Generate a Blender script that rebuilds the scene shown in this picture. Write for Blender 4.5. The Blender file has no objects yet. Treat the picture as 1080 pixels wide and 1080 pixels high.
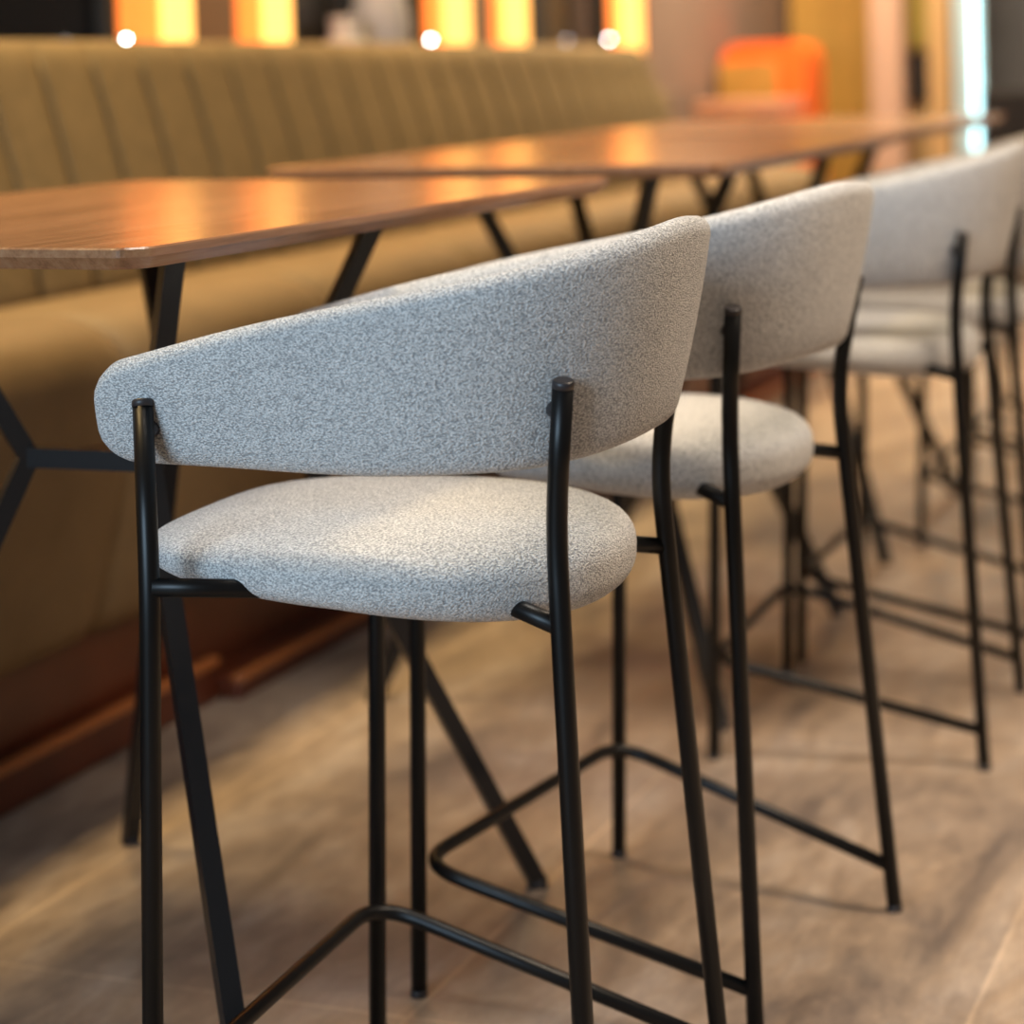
import bpy, bmesh, math, random
from mathutils import Vector, Matrix
random.seed(4)
S = bpy.context.scene
COL = S.collection
PI = math.pi

# ------------------------------------------------------------------ helpers
class MB:
    """collects shapes into one mesh"""
    def __init__(s): s.v = []; s.f = []; s.sm = []
    def add(s, v, f, smooth=True):
        o = len(s.v); s.v += [tuple(p) for p in v]; s.f += [tuple(o + i for i in q) for q in f]; s.sm += [smooth] * len(f)
    def box(s, x0, x1, y0, y1, z0, z1, bev=0.0):
        bm = bmesh.new(); bmesh.ops.create_cube(bm, size=1)
        for p in bm.verts:
            p.co = Vector((x0 + (p.co.x + .5) * (x1 - x0), y0 + (p.co.y + .5) * (y1 - y0), z0 + (p.co.z + .5) * (z1 - z0)))
        if bev: bmesh.ops.bevel(bm, geom=bm.edges[:], offset=bev, segments=2, affect='EDGES', profile=.6)
        s.bm(bm, False)
    def bm(s, bm, smooth=True):
        bm.verts.index_update()
        s.add([p.co[:] for p in bm.verts], [[p.index for p in f.verts] for f in bm.faces], smooth); bm.free()
    def tube(s, pts, r, n=14, cap=True, smooth=True, rot=0.0, sq=1.0):
        pts = [Vector(p) for p in pts]
        t = (pts[1] - pts[0]).normalized()
        a = Vector((0, 0, 1)) if abs(t.z) < .9 else Vector((1, 0, 0))
        nrm = (a - t * a.dot(t)).normalized()
        rings = []
        for i, p in enumerate(pts):
            if i == 0: t1 = (pts[1] - pts[0]).normalized()
            elif i == len(pts) - 1: t1 = (pts[i] - pts[i - 1]).normalized()
            else: t1 = ((pts[i + 1] - p).normalized() + (p - pts[i - 1]).normalized()).normalized()
            nrm = (nrm - t1 * nrm.dot(t1)).normalized(); b = t1.cross(nrm)
            rr = r[i] if isinstance(r, (list, tuple)) else r
            rings.append([p + (nrm * math.cos(2 * PI * k / n + rot) + b * math.sin(2 * PI * k / n + rot) * sq) * rr for k in range(n)])
        v = [q for g in rings for q in g]; f = []
        for i in range(len(rings) - 1):
            for k in range(n):
                f.append((i * n + k, i * n + (k + 1) % n, (i + 1) * n + (k + 1) % n, (i + 1) * n + k))
        s.add(v, f, smooth)
        if cap:
            s.add(rings[0], [tuple(reversed(range(n)))], False); s.add(rings[-1], [tuple(range(n))], False)
    def bar(s, a, b, w):     # square steel bar
        s.tube([a, b], w * .7071, n=4, smooth=False, rot=PI / 4)
    def build(s, name, mat, parent=None):
        me = bpy.data.meshes.new(name); me.from_pydata(s.v, [], s.f)
        for p, q in zip(me.polygons, s.sm): p.use_smooth = q
        me.materials.append(mat); me.update()
        bm = bmesh.new(); bm.from_mesh(me); bmesh.ops.remove_doubles(bm, verts=bm.verts, dist=1e-6)
        bmesh.ops.recalc_face_normals(bm, faces=bm.faces); bm.to_mesh(me); bm.free()
        o = bpy.data.objects.new(name, me); COL.objects.link(o)
        if parent: o.parent = parent
        return o

def fillet(pts, r, k=6):
    pts = [Vector(p) for p in pts]; out = [pts[0]]
    for i in range(1, len(pts) - 1):
        p = pts[i]; a = (pts[i - 1] - p); b = (pts[i + 1] - p)
        d = min(r, a.length * .48, b.length * .48)
        p0 = p + a.normalized() * d; p2 = p + b.normalized() * d
        for j in range(k + 1):
            t = j / k; out.append(p0 * (1 - t) ** 2 + p * 2 * t * (1 - t) + p2 * t * t)
    out.append(pts[-1]); return out

def tag(o, label, cat, group=None):
    o['label'] = label; o['category'] = cat
    if group: o['group'] = group
    return o
def empty(name, loc, rz=0.0):
    o = bpy.data.objects.new(name, None); o.empty_display_size = .05; COL.objects.link(o)
    o.location = loc; o.rotation_euler = (0, 0, rz); return o
def struct(o): o['kind'] = 'structure'; return o
def copy_tree(o, parent=None):
    c = o.copy(); COL.objects.link(c)
    if parent: c.parent = parent
    for ch in list(o.children): copy_tree(ch, c)
    return c

# ------------------------------------------------------------------ materials
def newmat(name):
    m = bpy.data.materials.new(name); m.use_nodes = True
    nt = m.node_tree; b = nt.nodes['Principled BSDF']; return m, nt, b
def N(nt, typ, **kw):
    n = nt.nodes.new(typ)
    for k, v in kw.items():
        if k in n.inputs: n.inputs[k].default_value = v
        else: setattr(n, k, v)
    return n
def ramp(nt, fac, stops):
    r = nt.nodes.new('ShaderNodeValToRGB'); e = r.color_ramp.elements
    while len(e) < len(stops): e.new(.5)
    for q, (p, c) in zip(e, stops): q.position = p; q.color = (*c, 1)
    nt.links.new(fac, r.inputs['Fac']); return r.outputs['Color']
def plain(name, col, rough=.6, metal=0.0, spec=.5, noise=0.0, scale=8.0):
    m, nt, b = newmat(name)
    b.inputs['Roughness'].default_value = rough; b.inputs['Metallic'].default_value = metal
    b.inputs['Specular IOR Level'].default_value = spec
    tc = N(nt, 'ShaderNodeTexCoord'); nz = N(nt, 'ShaderNodeTexNoise', Scale=scale, Detail=4.0)
    nt.links.new(tc.outputs['Object'], nz.inputs['Vector'])
    k = noise
    c = ramp(nt, nz.outputs['Fac'], [(.3, tuple(x * (1 - k) for x in col)), (.7, tuple(min(1, x * (1 + k)) for x in col))])
    nt.links.new(c, b.inputs['Base Color']); return m
def emit(name, col, strength):
    m, nt, b = newmat(name)
    b.inputs['Base Color'].default_value = (*col, 1); b.inputs['Emission Color'].default_value = (*col, 1)
    b.inputs['Emission Strength'].default_value = strength; b.inputs['Roughness'].default_value = .5
    return m

def fabric_mat():
    m, nt, b = newmat('boucle_grey_fabric')
    b.inputs['Roughness'].default_value = .95; b.inputs['Specular IOR Level'].default_value = .15
    b.inputs['Sheen Weight'].default_value = .35; b.inputs['Sheen Roughness'].default_value = .5
    tc = N(nt, 'ShaderNodeTexCoord')
    vo = N(nt, 'ShaderNodeTexVoronoi', Scale=470.0); vo.feature = 'F1'
    nz = N(nt, 'ShaderNodeTexNoise', Scale=600.0, Detail=2.0)
    big = N(nt, 'ShaderNodeTexNoise', Scale=14.0, Detail=3.0)
    mp = N(nt, 'ShaderNodeMapping'); mp.inputs['Scale'].default_value = (.8, .8, 1.35); mp.inputs['Rotation'].default_value = (.5, 0, .3)
    nt.links.new(tc.outputs['Object'], mp.inputs['Vector'])
    for q in (vo, nz): nt.links.new(mp.outputs['Vector'], q.inputs['Vector'])
    nt.links.new(tc.outputs['Object'], big.inputs['Vector'])
    mx = N(nt, 'ShaderNodeMath', operation='MULTIPLY_ADD'); mx.inputs[1].default_value = -.55
    nt.links.new(vo.outputs['Distance'], mx.inputs[0]); nt.links.new(nz.outputs['Fac'], mx.inputs[2])
    c = ramp(nt, mx.outputs[0], [(.02, (.32, .325, .33)), (.24, (.63, .622, .605)), (.45, (.93, .92, .895))])
    mm = N(nt, 'ShaderNodeMix', data_type='RGBA', blend_type='MULTIPLY'); mm.inputs[0].default_value = .35
    c2 = ramp(nt, big.outputs['Fac'], [(.3, (.82, .82, .84)), (.7, (1, 1, 1))])
    nt.links.new(c, mm.inputs[6]); nt.links.new(c2, mm.inputs[7]); nt.links.new(mm.outputs[2], b.inputs['Base Color'])
    bp = N(nt, 'ShaderNodeBump', Strength=1.0, Distance=.0022)
    nt.links.new(mx.outputs[0], bp.inputs['Height']); nt.links.new(bp.outputs['Normal'], b.inputs['Normal'])
    return m
def wood_mat():
    m, nt, b = newmat('walnut_veneer')
    b.inputs['Roughness'].default_value = .3; b.inputs['Specular IOR Level'].default_value = .5
    tc = N(nt, 'ShaderNodeTexCoord'); mp = N(nt, 'ShaderNodeMapping'); mp.inputs['Scale'].default_value = (1.2, 22, 22)
    nz = N(nt, 'ShaderNodeTexNoise', Scale=3.0, Detail=8.0, Roughness=.65)
    fine = N(nt, 'ShaderNodeTexNoise', Scale=16.0, Detail=4.0)
    nt.links.new(tc.outputs['Object'], mp.inputs['Vector'])
    nt.links.new(mp.outputs['Vector'], nz.inputs['Vector']); nt.links.new(mp.outputs['Vector'], fine.inputs['Vector'])
    ad = N(nt, 'ShaderNodeMath', operation='MULTIPLY_ADD'); ad.inputs[1].default_value = .4
    nt.links.new(fine.outputs['Fac'], ad.inputs[0]); nt.links.new(nz.outputs['Fac'], ad.inputs[2])
    c = ramp(nt, ad.outputs[0], [(.45, (.19, .086, .04)), (.7, (.33, .157, .074)), (.95, (.41, .22, .115))])
    nt.links.new(c, b.inputs['Base Color'])
    bp = N(nt, 'ShaderNodeBump', Strength=.15, Distance=.001)
    nt.links.new(ad.outputs[0], bp.inputs['Height']); nt.links.new(bp.outputs['Normal'], b.inputs['Normal'])
    rr = ramp(nt, nz.outputs['Fac'], [(.3, (.19,) * 3), (.7, (.27,) * 3)]); nt.links.new(rr, b.inputs['Roughness'])
    return m
def floor_mat():
    m, nt, b = newmat('stained_concrete_tile')
    b.inputs['Specular IOR Level'].default_value = .45
    tc = N(nt, 'ShaderNodeTexCoord')
    mp = N(nt, 'ShaderNodeMapping'); mp.inputs['Location'].default_value = (-2.37, -1.09, 0)
    nt.links.new(tc.outputs['Object'], mp.inputs['Vector'])
    br = N(nt, 'ShaderNodeTexBrick'); br.offset = 0.0
    for k, v in (('Scale', 1.0), ('Mortar Size', .0035), ('Mortar Smooth', .3), ('Brick Width', 1.2), ('Row Height', .6), ('Bias', 0.0)):
        br.inputs[k].default_value = v
    br.inputs['Color1'].default_value = (.9, .9, .92, 1); br.inputs['Color2'].default_value = (1.06, 1.02, .97, 1); br.inputs['Mortar'].default_value = (1.3, 1.26, 1.2, 1)
    nt.links.new(mp.outputs['Vector'], br.inputs['Vector'])
    m2 = N(nt, 'ShaderNodeMapping'); m2.inputs['Scale'].default_value = (1.0, 2.6, 1)
    nt.links.new(tc.outputs['Object'], m2.inputs['Vector'])
    n1 = N(nt, 'ShaderNodeTexNoise', Scale=2.3, Detail=9.0, Roughness=.62, Distortion=.6)
    n2 = N(nt, 'ShaderNodeTexNoise', Scale=14.0, Detail=8.0, Roughness=.72)
    nt.links.new(m2.outputs['Vector'], n1.inputs['Vector']); nt.links.new(m2.outputs['Vector'], n2.inputs['Vector'])
    c1 = ramp(nt, n1.outputs['Fac'], [(.34, (.17, .135, .112)), (.5, (.335, .258, .192)), (.64, (.43, .355, .29))])
    c2 = ramp(nt, n2.outputs['Fac'], [(.3, (.70, .70, .72)), (.7, (1.18, 1.15, 1.1))])
    a = N(nt, 'ShaderNodeMix', data_type='RGBA', blend_type='MULTIPLY'); a.inputs[0].default_value = 1
    nt.links.new(c1, a.inputs[6]); nt.links.new(c2, a.inputs[7])
    d = N(nt, 'ShaderNodeMix', data_type='RGBA', blend_type='MULTIPLY'); d.inputs[0].default_value = 1
    nt.links.new(a.outputs[2], d.inputs[6]); nt.links.new(br.outputs['Color'], d.inputs[7])
    nt.links.new(d.outputs[2], b.inputs['Base Color'])
    r = ramp(nt, n2.outputs['Fac'], [(.3, (.34,) * 3), (.7, (.5,) * 3)]); nt.links.new(r, b.inputs['Roughness'])
    return m

FAB = fabric_mat(); WOOD = wood_mat(); FLOOR = floor_mat()
STEEL = plain('black_powder_coated_steel', (.004, .004, .0042), .36, 0, .3, .1, 60)
CAPM = plain('black_plastic_cap', (.03, .026, .028), .4, 0, .5)
TSTEEL = plain('black_table_steel', (.008, .008, .009), .36, 0, .5)
OLIVE = plain('olive_upholstery', (.215, .155, .078), .7, 0, .3, .12, 30)
OLIVE2 = plain('mustard_seat_upholstery', (.235, .16, .08), .62, 0, .35, .10, 12)
PIPE = plain('grey_brown_piping', (.18, .14, .078), .8)
PLINTH = plain('reddish_brown_lacquer', (.10, .022, .008), .35, 0, .5, .15, 9)
TAUPE = plain('taupe_plaster', (.27, .19, .15), .8, 0, .2, .08, 5)
DARKWALL = plain('charcoal_wall', (.20, .205, .22), .75, 0, .3, .1, 5)
OCHRE = plain('ochre_wood_panel', (.47, .26, .055), .6, 0, .3, .12, 4)
GLASSD = plain('dark_window_glass', (.008, .008, .010), .08, 0, .6)
FRAMEM = plain('dark_window_frame', (.02, .018, .016), .5)
GLOW = emit('amber_light_panel', (1.0, .24, .04), 1.3)
TUBEM = emit('warm_light_tube', (1.0, .50, .12), 2.6)
BULB = emit('white_spot_bulb', (.95, .97, 1.0), 38.0)
LEDM = emit('white_led', (.50, .93, 1.0), 9.0)
ORANGE = plain('bright_orange_lacquer', (.95, .16, .015), .5, 0, .4)
LEDGEHI = plain('painted_ledge_highlight', (.40, .13, .035), .3, 0, .6)  # lighter, glossier plinth brown: the ledge's lit edge put into the colour
PINK = plain('pale_salmon_top', (.60, .30, .19), .5, 0, .4)
BEIGE = plain('pinkish_beige_post', (.50, .33, .24), .7)
TAN = plain('tan_post', (.47, .30, .13), .7)
LIME = plain('yellow_green_panel', (.42, .33, .07), .7)
BLACKB = plain('matt_black_box', (.012, .010, .010), .7)
PALEB = plain('pale_blue_post', (.40, .52, .55), .5)
PALE = plain('pale_grey_reflection', (.42, .42, .48), .4)  # tone of the window reflections, given to solid shapes

# ------------------------------------------------------------------ bar stool
A_, B_, YC, NE, KF, YF, FL = .2176, .2237, -.0258, 2.4698, .212, .235, -.0556
def plan(u, z):
    """outer plan curve of the back shell, u in 0..1 left end -> right end"""
    d = KF * (z - .74)
    L1 = .26; 
    if u < L1 or u > 1 - L1:
        k = u / L1 if u < L1 else (1 - u) / L1; sg = -1 if u < L1 else 1
        y = YF + (YC - YF) * k; return sg * (A_ + d + FL * (y - YC)), y
    th = -PI / 2 + PI * (u - L1) / (1 - 2 * L1)
    sn, cs = math.sin(th), abs(math.cos(th))
    return (A_ + d) * math.copysign(abs(sn) ** (2 / NE), sn), YC - (B_ + d) * cs ** (2 / NE)
TOPZ = [(-.1, .9235), (0, .9265), (.1, .9232), (.2, .9150), (.28, .9058), (.36, .8958), (.44, .8862), (.52, .8762), (.6, .8665), (.7, .8540), (.8, .8395), (.93, .8184), (1.0, .8075), (1.1, .792)]
BOTZ = [(-.1, .725), (0, .726), (.1, .7245), (.2, .7212), (.3, .7172), (.45, .7148), (.57, .7132), (.68, .7135), (.78, .7152), (.89, .7162), (1.0, .717), (1.1, .717)]
def curve(T, s):
    i = 1
    while i < len(T) - 3 and s > T[i + 1][0]: i += 1
    (xa, a), (x0, b), (x1, c), (xd, d) = T[i - 1:i + 3]
    h = x1 - x0; t = (s - x0) / h; m0 = (c - a) / (x1 - xa) * h; m1 = (d - b) / (xd - x0) * h
    return (2*t**3 - 3*t*t + 1) * b + (t**3 - 2*t*t + t) * m0 + (-2*t**3 + 3*t*t) * c + (t**3 - t*t) * m1
def shell():
    M = 600
    P = [Vector((*plan(i / M, .78), 0)) for i in range(M + 1)]
    L = [0.0]
    for i in range(M): L.append(L[-1] + (P[i + 1] - P[i]).length)
    tot = L[-1]
    us = []; NS = 130; j = 0
    dist = [tot * (.5 - .5 * math.cos(PI * i / NS)) * .35 + tot * i / NS * .65 for i in range(NS + 1)]
    dist = sorted(set(dist + [.0008, .002, .004, .007, .011, .016, .022, .028, tot - .0008, tot - .002, tot - .004, tot - .007, tot - .011, tot - .016, tot - .022, tot - .028]))
    mb = MB(); rings = []; TH = .034
    for d in dist:
        while j < M - 1 and L[j + 1] < d: j += 1
        u = (j + (d - L[j]) / max(1e-9, L[j + 1] - L[j])) / M
        u = min(1, max(0, u)); s = abs(2 * d / tot - 1)
        zt = curve(TOPZ, s); zb = curve(BOTZ, s)
        e = min(d, tot - d)
        def rnd(r): return 0 if e >= r else r - math.sqrt(max(0, r * r - (r - e) ** 2))
        zt -= rnd(.036); zb += rnd(.036); tk = TH * (1 if e >= .016 else max(.02, math.sqrt(max(0, 1 - (1 - e / .016) ** 2))))
        off = TH / 2
        x0, y0 = plan(max(0, u - .002), .78); x1, y1 = plan(min(1, u + .002), .78)
        n = Vector((y1 - y0, -(x1 - x0), 0)).normalized()   # outward
        ring = []; H = (zt - zb) / 2; zc = (zt + zb) / 2; r = min(tk / 2, H)
        prof = []
        K = 7
        for q in range(K + 1):
            a = PI * q / K; prof.append((math.cos(a) * tk / 2, H - r + math.sin(a) * r))
        for q in range(1, 6): prof.append((-tk / 2, (H - r) * (1 - 2 * q / 6)))
        for q in range(K + 1):
            a = PI + PI * q / K; prof.append((math.cos(a) * tk / 2, -(H - r) + math.sin(a) * r))
        for q in range(1, 6): prof.append((tk / 2, -(H - r) * (1 - 2 * q / 6)))
        for w, h in prof:
            z = zc + h; px, py = plan(u, z)
            bulge = .0035 * max(0, 1 - (h / max(H, 1e-6)) ** 2)
            w2 = w + (bulge if w > 0 else -bulge) * (abs(w) / (TH / 2))
            ring.append(Vector((px, py, z)) + n * (w2 - off))
        rings.append(ring)
    n = len(rings[0]); v = [p for g in rings for p in g]; f = []
    for i in range(len(rings) - 1):
        for k in range(n): f.append((i * n + k, i * n + (k + 1) % n, (i + 1) * n + (k + 1) % n, (i + 1) * n + k))
    f.append(tuple(range(n))); f.append(tuple(reversed(range((len(rings) - 1) * n, len(rings) * n))))
    mb.add(v, f); return mb
def seat_mesh():
    a, b, yc, n, z0, ti, h, h1 = .2199, .2235, .0148, 2.19, .6158, .0526, .0342, -.056
    NT, NP = 96, 26; v = []; f = []
    sp = lambda c, e: math.copysign(abs(c) ** e, c)
    for j in range(NP + 1):
        ph = -PI / 2 + PI * j / NP; r = abs(math.cos(ph)) ** .36; zz = sp(math.sin(ph), .8)
        if zz < 0: zz *= .92
        for i in range(NT):
            t = 2 * PI * i / NT; n = 2.19 + 1.04 * max(0, math.sin(t)) ** 1.3
            x = a * sp(math.cos(t), 2 / n) * r; y = yc + b * sp(math.sin(t), 2 / n) * r
            k = 1 if zz > 0 else 1 + max(0, -y) * 1.2 + max(0, y) * 1.2
            v.append((x, y, z0 + ti * y + zz * k * (h + h1 * y)))
    for j in range(NP):
        for i in range(NT): f.append((j * NT + i, j * NT + (i + 1) % NT, (j + 1) * NT + (i + 1) % NT, (j + 1) * NT + i))
    mb = MB(); mb.add(v, f); return mb

ZA, ZB, ZM, RF, RR, HF, HFF = .7753, .7949, .6704, .62, .5816, .0575, .1545
RL = .0095
def legpath(front, s):
    if front: return [(s * .2225, .1725, ZA), (s * .2601, .1514, RF), (s * .2595, .1709, 0)]
    return [(s * .1878, -.215, ZB), (s * .1645, -.1966, ZM), (s * .2203, -.2332, 0)]
def legat(front, s, z):
    k = legpath(front, s)
    for a, b in zip(k, k[1:]):
        if z >= b[2]:
            t = (a[2] - z) / (a[2] - b[2]); return Vector([a[i] + (b[i] - a[i]) * t for i in range(3)])
def shell_near(x, y, z):
    best = None
    for i in range(801):
        px, py = plan(i / 800, z); d = (px - x) ** 2 + (py - y) ** 2
        if best is None or d < best[0]: best = (d, px, py)
    return Vector((best[1], best[2], z))

def make_stool():
    root = empty('bar_stool', (0, 0, 0))
    shell().build('backrest', FAB, root)
    seat_mesh().build('seat', FAB, root)
    for front in (True, False):
        for s in (-1, 1):
            mb = MB(); path = legpath(front, s)
            p = fillet([Vector(q) for q in path], .05, 8)
            p[-1] = Vector((path[-1][0], path[-1][1], .004))
            mb.tube(p, RL, 16)
            lg = mb.build('leg', STEEL, root)
            c = MB(); top = Vector(path[0]); d = (top - Vector(path[1])).normalized()
            c.tube([top - d * .001, top + d * .0045, top + d * .006], [RL + .0004, RL + .0004, RL - .0012], 16)
            c.build('top_cap', CAPM, lg)
            g = MB(); g.tube([(path[2][0], path[2][1], 0), (path[2][0], path[2][1], .008)], RL + .0006, 16); g.build('foot_glide', CAPM, lg)
            zz = (ZA if front else ZB) - .022
            t = legat(front, s, zz); q = shell_near(t.x, t.y, zz); dv = (q - t); dv.normalize()
            b = MB(); b.tube([t, q + dv * .006], .0078, 14); b.build('back_mount', CAPM, lg)
    for s in (-1, 1):       # rails that carry the seat
        mb = MB(); a = legat(True, s, RF); b = legat(False, s, RR)
        mb.tube(fillet([a, (s * .185, .06, .606), (s * .118, -.105, .597), b], .07, 8), .0085, 14); mb.build('seat_rail', STEEL, root)
    mb = MB()
    mb.tube([(-.138, .03, .591), (.138, .03, .591)], .0085, 14)
    mb.build('seat_crossbar', STEEL, root)
    fl, fr = legat(True, -1, HFF), legat(True, 1, HFF); bl, br = legat(False, -1, HF), legat(False, 1, HF)
    i = .018
    mb = MB(); mb.tube(fillet([bl, (fl.x + .002, fl.y + .002, HFF), (fr.x - .002, fr.y + .002, HFF), br], .06, 10), .0082, 14)
    mb.build('footrest', STEEL, root)
    return root

CAMZ = 1.0732890567
stool = make_stool()
spots = [  # along the row, toward the benches, turn, label
    (2.053, .918, .0363, 'light grey woven bar stool nearest the camera, its wrap-around back in sharp focus'),
    (2.665, .899, -.1326, 'light grey bar stool right behind the sharp nearest one, turned slightly toward the aisle'),
    (3.668, .875, .0388, 'light grey bar stool at the second table, its back cut by the right photo edge'),
    (4.258, .885, .02, 'bar stool mostly hidden behind the third one, a yellowish strip of its seat showing'),
    (5.262, .870, .0, 'blurred bar stool whose thin black legs show below the seats, at the third table'),
    (5.880, .880, .03, 'farthest bar stool of the row, only dark blurred legs showing'),
]
for i, (x, y, rz, lab) in enumerate(spots):
    o = stool if i == 0 else copy_tree(stool)
    o.location = (x, y, 0); o.rotation_euler = (0, 0, 0)
    # local x runs along the row (+X), local y toward the benches (+Y)
    o.rotation_euler.z = -rz if False else rz
    tag(o, lab, 'bar stool', 'grey bar stools in a row')

# ------------------------------------------------------------------ tables
def tabletop(L, W, ch, z0, z1):
    # chamfered-corner board with an under-cut edge
    def ring(ins, z, c):
        x, y = L - ins, W - ins
        pts = [Vector(p) for p in ((-x + c, -y, z), (x - c, -y, z), (x, -y + c, z), (x, y - c, z), (x - c, y, z), (-x + c, y, z), (-x, y - c, z), (-x, -y + c, z))]
        out = []
        for k in range(8):
            p = pts[k]; a = (pts[k - 1] - p); b = (pts[(k + 1) % 8] - p); r = min(.012, c * .45)
            for j in range(5):
                t = j / 4; p0 = p + a.normalized() * r; p2 = p + b.normalized() * r
                out.append(p0 * (1 - t) ** 2 + p * 2 * t * (1 - t) + p2 * t * t)
        return out
    rs = [ring(.0018, z1, ch), ring(0, z1 - .0018, ch), ring(0, z1 - .009, ch), ring(.012, z0, ch)]
    n = len(rs[0]); mb = MB()
    v = [p for g in rs for p in g]; f = []
    for i in range(len(rs) - 1):
        for k in range(n): f.append((i * n + k, i * n + (k + 1) % n, (i + 1) * n + (k + 1) % n, (i + 1) * n + k))
    f.append(tuple(range(n))); f.append(tuple(range(len(v) - n, len(v))))
    mb.add(v, f, False); return mb
ZT = .915
def make_table(L, W, dy):
    root = empty('bar_table', (0, 0, 0))
    tt = tabletop(L, W, .02, ZT - .021, ZT).build('tabletop', WOOD, root); tt.location = (.04, dy, 0); tt.rotation_euler.z = -.055
    w = .022; HA, HB, HH = .1646, .0783, .6457
    for sx in (-1, 1):
        for sy in (-1, 1):
            hub = Vector((sx * HA, sy * HB, HH)); top = Vector((sx * .2579, sy * .172, ZT - .024)); ft = Vector((sx * .3968, sy * .3044, .006))
            mb = MB(); mb.bar(hub, top, w)
            mb.bar(hub + (hub - ft).normalized() * .008, ft, w)
            lg = mb.build('leg', TSTEEL, root)
            g = MB(); g.tube([(ft.x, ft.y, 0), (ft.x, ft.y, .010)], .014, 12); g.build('foot_glide', CAPM, lg)
    for sx in (-1, 1):
        mb = MB(); mb.bar((sx * HA, -HB, HH), (sx * HA, HB, HH), w); mb.build('stretcher', TSTEEL, root)
    mb = MB(); mb.bar((-HA, 0, HH), (HA, 0, HH), w); mb.build('centre_beam', TSTEEL, root)
    mb = MB()
    for sx in (-1, 1): mb.box(sx * .258 - .03, sx * .258 + .03, -.22, .22, ZT - .0255, ZT - .0205)
    mb.box(-.24, .24, -.03, .03, ZT - .0255, ZT - .0205)
    mb.build('mounting_plate', TSTEEL, root)
    return root
tb = make_table(.578, .39, .051)
tag(tb, 'walnut bar table with chamfered corners at left, nearest the camera', 'table', 'walnut bar tables along the bench')
tb.location = (2.408, 1.403, 0)
for x, y, lab in ((3.955, 1.375, 'second walnut bar table, its near edge showing just beyond the nearest table'),
                  (5.215, 1.385, 'third walnut bar table, farthest and heavily blurred, reaching toward the white light strip')):
    c = copy_tree(tb); c.location = (x, y, 0); c['label'] = lab
    for ch in c.children:
        if ch.name.startswith('tabletop'): ch.location = (-.03, -.02, 0); ch.rotation_euler.z = -.02
    
# ------------------------------------------------------------------ upholstered bench
BX0, BX1 = .6, 7.66
bench = tag(empty('banquette_bench', ((BX0 + BX1) / 2, 2.2, 0)), 'long olive upholstered wall bench with vertical channels on a reddish plinth', 'bench')
bo = Vector((-(BX0 + BX1) / 2, -2.2, 0))
def extrude(profile, xs, fn=None):
    """profile (y,z) swept along x at xs; fn(x,y,z)->(y,z) changes it"""
    v = []; f = []; n = len(profile)
    for x in xs:
        for (y, z) in profile:
            y2, z2 = fn(x, y, z) if fn else (y, z); v.append(Vector((x, y2, z2)) + bo)
    for i in range(len(xs) - 1):
        for k in range(n): f.append((i * n + k, i * n + (k + 1) % n, (i + 1) * n + (k + 1) % n, (i + 1) * n + k))
    f.append(tuple(range(n))); f.append(tuple(range((len(xs) - 1) * n, len(xs) * n)))
    mb = MB(); mb.add(v, f); return mb
def smoothp(p, closed=True, it=2):
    p = [Vector((a, b, 0)) for a, b in p]
    for _ in range(it):
        q = []
        for i in range(len(p)):
            a, b = p[i], p[(i + 1) % len(p)]; q += [a * .75 + b * .25, a * .25 + b * .75]
        p = q
    return [(a.x, a.y) for a in p]
CH = .19
def ch_off(x):
    t = ((x - 3.66) / CH) % 1.0; d = min(t, 1 - t) * CH
    return .013 * (1 - math.exp(-d / .012)) - .013
xs = []
x = BX0
while x < BX1:
    xs.append(x); t = ((x - 3.66) / CH) % 1.0; d = min(t, 1 - t) * CH
    x += .004 if d < .022 else .02
xs.append(BX1)
def back_fn(x, y, z):
    # front face is puffy between seams; the far end is rounded off
    e = BX1 - x; k = 0 if e > .10 else (.10 - math.sqrt(max(0, .01 - (.10 - e) ** 2))) * .9
    zz = z - (k if z > 1.0 else 0)
    zz -= max(0, x - 3.5) * .007 if z > 1.0 else 0
    return (y - ch_off(x) if y < 2.50 else y, zz)
back = [(2.36, .60), (2.375, .72), (2.41, .86), (2.45, 1.0), (2.475, 1.085), (2.49, 1.128), (2.52, 1.150), (2.56, 1.152), (2.60, 1.146), (2.63, 1.11), (2.63, .60)]
extrude(smoothp(back, it=1), xs, back_fn).build('backrest', OLIVE, bench)
for k in range(-17, 23):
    x = 3.66 + CH * k
    if BX0 + .02 < x < BX1 - .1:
        q = [(2.372, .66), (2.386, .76), (2.412, .86), (2.448, .99), (2.474, 1.08), (2.486, 1.108)]
        mb = MB(); mb.tube([Vector((x, y + .001, z - max(0, x - 3.5) * .007 * (z > 1.0))) + bo for y, z in q], .004, 8); mb.build('piping', PIPE, bench)
seams = [2.42 + .72 * k for k in range(-3, 8)]
def seat_fn(x, y, z):
    d = min(abs(x - s) for s in seams)
    k = .014 * math.exp(-d / .010) + .01 * math.exp(-d / .05)
    if z > .45: z -= k * .6
    if y < 2.05: y += k
    return y, z
sx = []
x = BX0
while x < BX1:
    sx.append(x); d = min(abs(x - s) for s in seams); x += .005 if d < .04 else .03
sx.append(BX1)
seatp = [(2.40, .45), (2.40, .660), (2.25, .685), (2.08, .705), (1.96, .705), (1.885, .665), (1.868, .58), (1.885, .45), (1.92, .32), (1.95, .20), (2.0, .19), (2.35, .19)]
extrude(smoothp(seatp, it=1), sx, seat_fn).build('seat', OLIVE2, bench)
mb = MB()
def lbox(x0, x1, y0, y1, z0, z1, bev=.004): mb.box(x0 + bo.x, x1 + bo.x, y0 + bo.y, y1 + bo.y, z0, z1, bev)
lbox(BX0, BX1, 1.985, 2.55, 0.0, .20)
pl = mb.build('plinth', PLINTH, bench)
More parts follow.
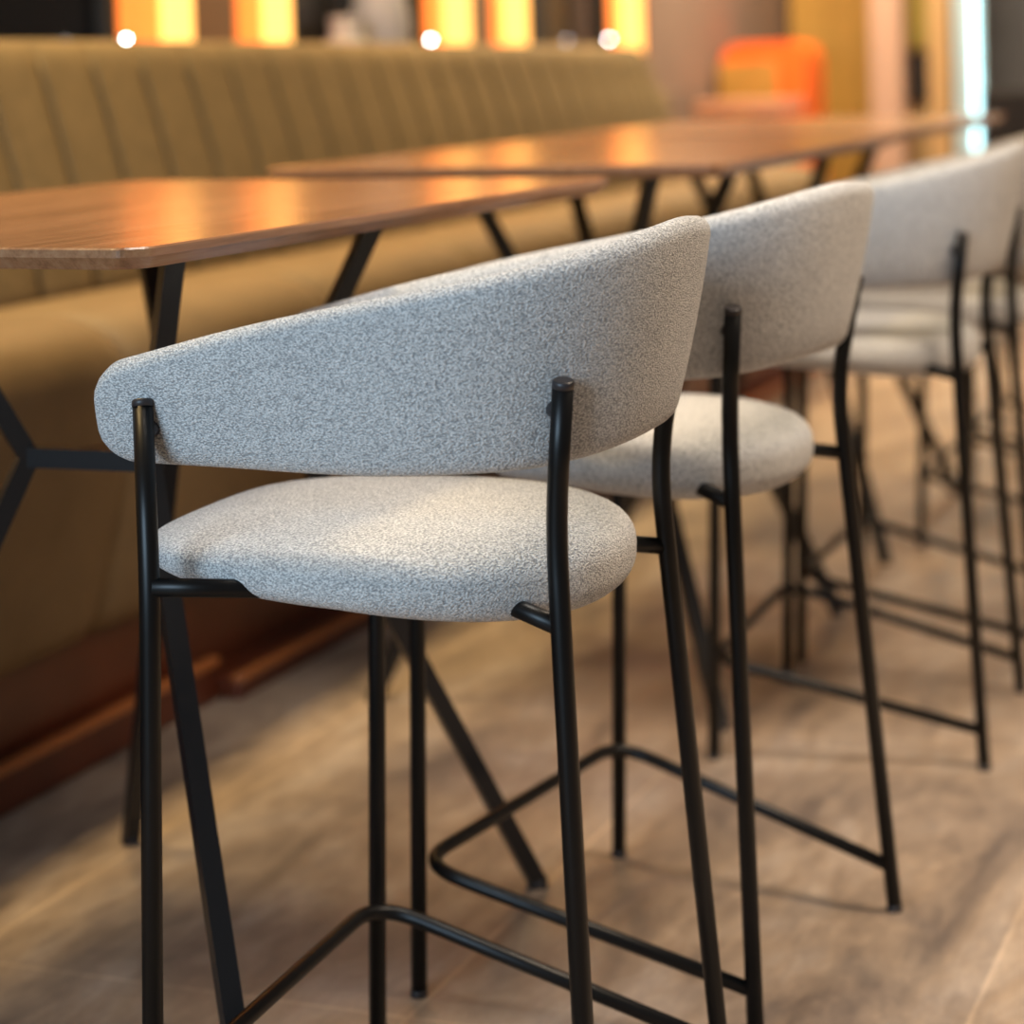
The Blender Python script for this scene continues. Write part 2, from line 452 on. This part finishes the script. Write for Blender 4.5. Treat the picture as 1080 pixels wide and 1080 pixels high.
mb = MB(); lbox(BX0, 3.50, 1.945, 1.99, 0, .068, .008); mb.build('plinth_ledge', PLINTH, bench)
mb = MB(); lbox(BX0, 3.50, 1.941, 1.962, .060, .074, .004); lbox(3.50, BX1, 1.901, 1.922, .029, .043, .004); mb.build('ledge_highlight', LEDGEHI, bench)  # thin strips painting the light caught along the ledge's top edge
mb = MB(); lbox(3.50, BX1, 1.905, 1.99, 0, .036, .006); mb.build('plinth_ledge', PLINTH, bench)

# ------------------------------------------------------------------ room
def slab(name, x0, x1, y0, y1, z0, z1, m, bev=0):
    b = MB(); b.box(x0, x1, y0, y1, z0, z1, bev); return b.build(name, m)
struct(slab('floor', -4, 12.5, -5, 4.2, -.06, 0, FLOOR))
WY = 2.80
# light bays between dark windows: start of each amber panel, its end, where the tube stands
bays = [(4.67, 5.02, 4.90), (5.24, 5.53, 5.42), (6.43, 6.80, 6.62), (6.97, 7.33, 7.11), (8.13, 8.57, 8.30)]
solid = [(-4, 3.78), (5.02, 5.24), (6.80, 6.97), (8.57, 12.5)]
mb = MB()
for a, b in solid: mb.box(a, b, WY, WY + .35, 0, 3.0)
mb.box(1.1, 8.6, WY + .0, WY + .35, 0, .95)
mb.box(-4, 12.5, WY + .35, WY + .45, 0, 3.0)
struct(mb.build('wall_left', TAUPE))
win = [(3.78, 4.67), (5.53, 6.43), (7.33, 8.13)]
for i, (a, b) in enumerate(win):
    w = MB(); w.box(a, b, WY + .03, WY + .045, .95, 3.0); g = struct(w.build('window_%d' % (i + 1), GLASSD))
    f = MB(); f.box(a, a + .05, WY + .0, WY + .06, .95, 3.0, .003); f.box(b - .05, b, WY, WY + .06, .95, 3.0, .003); f.box(a + .05, b - .05, WY, WY + .06, .95, 1.0, .003)
    f.build('window_frame', FRAMEM, g)
labs = {4: 'wide amber wall light left of the first pillar above the bench, leftmost in the photo', 5: 'amber wall light just right of the first pillar, second from the left',
        6: 'amber wall light left of the second pillar, beyond the pale shapes in the window', 7: 'amber wall light just right of the second pillar, fourth from the left',
        8: 'amber wall light above the far end of the bench, rightmost of the five'}
for i, (a, b, t) in enumerate(bays, 4):
    r = empty('wall_light', ((a + b) / 2, WY + .1, 1.0)); cx = (a + b) / 2
    m_ = MB(); m_.box(a - cx + .02, b - cx - .035, -.10, -.08, -.05, 2.0); m_.build('panel', GLOW, r)
    m_ = MB(); m_.tube([(t - cx, -.12, -.03), (t - cx, -.12, 2.0)], (.042 if i < 6 else .05), 16); m_.build('tube', TUBEM, r)
    m_ = MB(); m_.box(a - cx, b - cx, -.08, .14, -.06, -.03); m_.build('sill', FRAMEM, r)
    tag(r, labs[i], 'wall light', 'amber wall lights between the windows')
for x, z, lab in ((4.62, 1.155, 'small bright white spot bulb at the foot of the leftmost amber light'),
                  (6.36, 1.150, 'small white spot bulb at the foot of the third amber light from the left'),
                  (7.98, 1.150, 'faint white spot bulb beside the rightmost amber light')):
    r = empty('spot_bulb', (x, WY - .05, z))
    m_ = MB(); bm = bmesh.new(); bmesh.ops.create_uvsphere(bm, u_segments=14, v_segments=8, radius=.005); m_.bm(bm); m_.build('bulb', BULB, r)
    m_ = MB(); m_.tube([(0, .003, 0), (0, .05, 0)], .004, 12); m_.build('holder', FRAMEM, r)
    tag(r, lab, 'light', 'white spot bulbs above the bench')

# far end of the room
def bx(x0, x1, y0, y1, z0, z1, bev=.004):
    b = MB(); b.box(x0, x1, y0, y1, z0, z1, bev); return b
struct(slab('wall_back', 11.2, 11.4, -5, WY + .45, 0, 3.0, DARKWALL))
ochre = tag(empty('wood_partition', (10.62, 2.45, 0)), 'ochre wooden partition standing behind the orange kiosk', 'partition')
for k in range(4): bx(0, .05, .32 - .19 * (k + 1), .32 - .19 * k - .004, 0, 2.6).build('board', OCHRE, ochre)
bx(.05, .09, -.44, .32, .2, .28).build('rail', OCHRE, ochre)

ki = tag(empty('orange_kiosk', (9.6, 2.58, 0)), 'bright orange arched kiosk frame with an ochre panel inside', 'kiosk')
HC = .035
def arch(w, wi, h, hi, x0, x1):
    out = []; inn = []
    for j in range(13):
        a = PI * j / 12; out.append((w * math.copysign(abs(math.cos(a)) ** .45, math.cos(a)), h - .16 + .16 * math.sin(a) ** .45)); inn.append((HC + wi * math.copysign(abs(math.cos(a)) ** .45, math.cos(a)), hi - .10 + .10 * math.sin(a) ** .45))
    out = [(w, 0)] + out + [(-w, 0)]; inn = [(HC + wi, 0)] + inn + [(HC - wi, 0)]
    v = []; f = []; n = len(out)
    for x in (x0, x1):
        v += [(x, y, z) for y, z in out] + [(x, y, z) for y, z in inn]
    for i in range(n - 1):
        f += [(i, i + 1, n + i + 1, n + i), (2 * n + i, 3 * n + i, 3 * n + i + 1, 2 * n + i + 1), (i, 2 * n + i, 2 * n + i + 1, i + 1), (n + i, n + i + 1, 3 * n + i + 1, 3 * n + i)]
    b = MB(); b.add(v, f, False); return b
arch(.185, .10, 1.13, 1.055, -.15, .15).build('frame', ORANGE, ki)
bx(-.17, -.14, HC - .098, .19, 0, 1.05).build('panel', OCHRE, ki)
bn = tag(empty('salmon_counter', (9.2, 2.58, 0)), 'pale salmon counter in front of the orange kiosk', 'counter')
bx(-.2, .15, -.20, .17, .835, .895, .01).build('worktop', PINK, bn); 
bx(-.15, .10, .09, .15, 0, .835).build('support', PINK, bn); bx(-.15, .10, -.12, -.06, 0, .835).build('support', PINK, bn)
po = tag(empty('beige_post', (10.0, 2.17, 0)), 'pinkish beige post right of the ochre partition', 'post')
bx(-.07, .07, -.07, .07, .04, 2.6, .01).build('shaft', BEIGE, po); bx(-.1, .1, -.1, .1, 0, .04, .006).build('base', BEIGE, po)
dv = tag(empty('display_stand', (10.42, 2.02, 0)), 'yellow green display panel with a black box below, left of the light strip', 'display')
bx(0, .05, -.02, .22, 1.09, 2.6).build('panel', LIME, dv); bx(-.12, .05, .0, .14, .84, 1.07).build('box', BLACKB, dv); bx(.05, .1, .05, .11, 0, 2.5).build('upright', TAN, dv)
bx(-.10, .05, -.02, .18, 0, .82).build('cabinet', TAN, dv)
tp = tag(empty('tan_post', (10.05, 1.955, 0)), 'tan upright post just left of the white light strip', 'post')
bx(-.05, .05, -.045, .045, .04, 2.6, .008).build('shaft', TAN, tp); bx(-.08, .08, -.08, .08, 0, .04, .006).build('base', TAN, tp)
led = tag(empty('led_light_column', (9.9, 1.78, 0)), 'tall glowing white LED light strip on a pale blue post', 'light')
bx(.0, .06, -.03, .09, .0, 2.6).build('post', PALEB, led)
m_ = MB()
for k in range(70):
    z = .28 + k * .033
    m_.tube([(-.012, .0, z), (-.012, .0, z + .018)], .007, 8)
m_.build('led_strip', LEDM, led)
dc = tag(empty('dark_chair', (8.6, 1.36, 0)), 'blurred black chair beyond the tables, right of the light strip', 'chair')
bx(-.2, .2, -.2, .2, .62, .68, .02).build('seat', BLACKB, dc)
bx(.16, .20, -.2, .2, .68, .92, .015).build('backrest', BLACKB, dc)
for sx_ in (-1, 1):
    for sy_ in (-1, 1):
        m_ = MB(); m_.tube([(sx_ * .17, sy_ * .17, .63), (sx_ * .21, sy_ * .21, 0)], .012, 10); m_.build('leg', BLACKB, dc)
for x, r_, h_, lab in ((5.70, .07, .24, 'pale rounded shape added as a reflection in the dark window, left of the taller one'), (5.93, .085, .42, 'taller pale grey shape added as a reflection in the dark window between the amber lights')):
    j = empty('reflection', (x, WY - .085, .952))  # added solid shape standing in for a blurred reflection in the glass
    m_ = MB(); pr = [(0, .6), (.1, .8), (.3, 1), (.6, 1), (.8, .8), (.9, .55), (1, .6)]
    m_.tube([(0, 0, a * h_ + .001) for a, b in pr], [b * r_ for a, b in pr], 20); m_.build('body', PALE, j)
    m_ = MB(); m_.tube([(0, 0, h_ + .001), (0, 0, h_ + .02)], r_ * .62, 16); m_.build('reflection_top', PALE, j)
    tag(j, lab, 'reflection', 'pale shapes added as reflections in the window glass')
led_ = MB(); led_.box(1.1, 8.6, 2.66, WY, .92, .95, .003); struct(led_.build('trim_1', TAUPE))

# ------------------------------------------------------------------ lights
def area(name, loc, target, size, energy, col, sy=None, spread=180):
    l = bpy.data.lights.new(name, 'AREA'); l.energy = energy; l.color = col; l.size = size; l.spread = math.radians(spread)
    if sy: l.shape = 'RECTANGLE'; l.size_y = sy
    o = bpy.data.objects.new(name, l); COL.objects.link(o); o.location = loc
    o.rotation_euler = (Vector(target) - Vector(loc)).to_track_quat('-Z', 'Y').to_euler(); return o
area('daylight_window', (-2.2, 1.7, 1.9), (3, 1.2, .7), 2.0, 148, (.55, .78, 1.0), 1.6)
area('ceiling_lamp_aisle', (2.9, -.5, 2.9), (2.9, -.4, 0), 1.0, 38, (1.0, .80, .60), spread=95)
area('ceiling_lamp_aisle', (5.4, -.4, 2.9), (5.4, -.3, 0), 1.0, 38, (1.0, .76, .52), spread=95)
area('ceiling_lamp_aisle', (8.0, -.2, 2.9), (8.0, -.1, 0), 1.0, 60, (1.0, .74, .48), spread=95)
area('ceiling_lamp_table', (2.5, .85, 2.9), (2.5, .85, 0), .7, 12, (1.0, .92, .82), spread=110)
for xx in (2.2, 3.9, 5.6, 7.2): area('ceiling_lamp_bench', (xx, 2.35, 2.95), (xx, 2.4, 0), .35, 22, (1.0, .70, .32), spread=110)
area('ceiling_lamp_far', (8.7, 2.0, 2.9), (9.6, 2.3, .6), .8, 120, (1.0, .80, .54))

W = bpy.data.worlds.new('world'); S.world = W; W.use_nodes = True
W.node_tree.nodes['Background'].inputs[0].default_value = (1.0, .86, .74, 1); W.node_tree.nodes['Background'].inputs[1].default_value = .17

# ------------------------------------------------------------------ camera
cam = bpy.data.cameras.new('camera'); co = bpy.data.objects.new('camera', cam); COL.objects.link(co); S.camera = co
F_, PIT, PY, ROLL, PSI = 2462.2316, .0311255, 143.527, -.0300978, .3746068
cam.sensor_fit = 'HORIZONTAL'; cam.sensor_width = 36; cam.lens = F_ / 1080 * 36
cam.shift_y = (PY - 540) / 1080
c, s = math.cos(PIT), math.sin(PIT)
right0 = Vector((math.sin(PSI), -math.cos(PSI), 0)); fwd0 = Vector((math.cos(PSI), math.sin(PSI), 0)); up0 = Vector((0, 0, 1))
fwd = fwd0 * c - up0 * s; up1 = up0 * c + fwd0 * s
cr, sr = math.cos(ROLL), math.sin(ROLL)
right = right0 * cr + up1 * sr
up = up1 * cr - right0 * sr
co.matrix_world = Matrix((( right.x, up.x, -fwd.x, 0), (right.y, up.y, -fwd.y, 0), (right.z, up.z, -fwd.z, CAMZ), (0, 0, 0, 1)))
cam.clip_start = .05; cam.clip_end = 60
cam.dof.use_dof = True; cam.dof.focus_distance = 2.14; cam.dof.aperture_fstop = (F_ / 1080 * .036) / .027; cam.dof.aperture_blades = 0

S.view_settings.view_transform = 'Standard'; S.view_settings.look = 'None'; S.view_settings.gamma = 1; S.view_settings.exposure = 0
S.view_settings.use_curve_mapping = False
S.cycles.use_denoising = True
S.cycles.max_bounces = 8
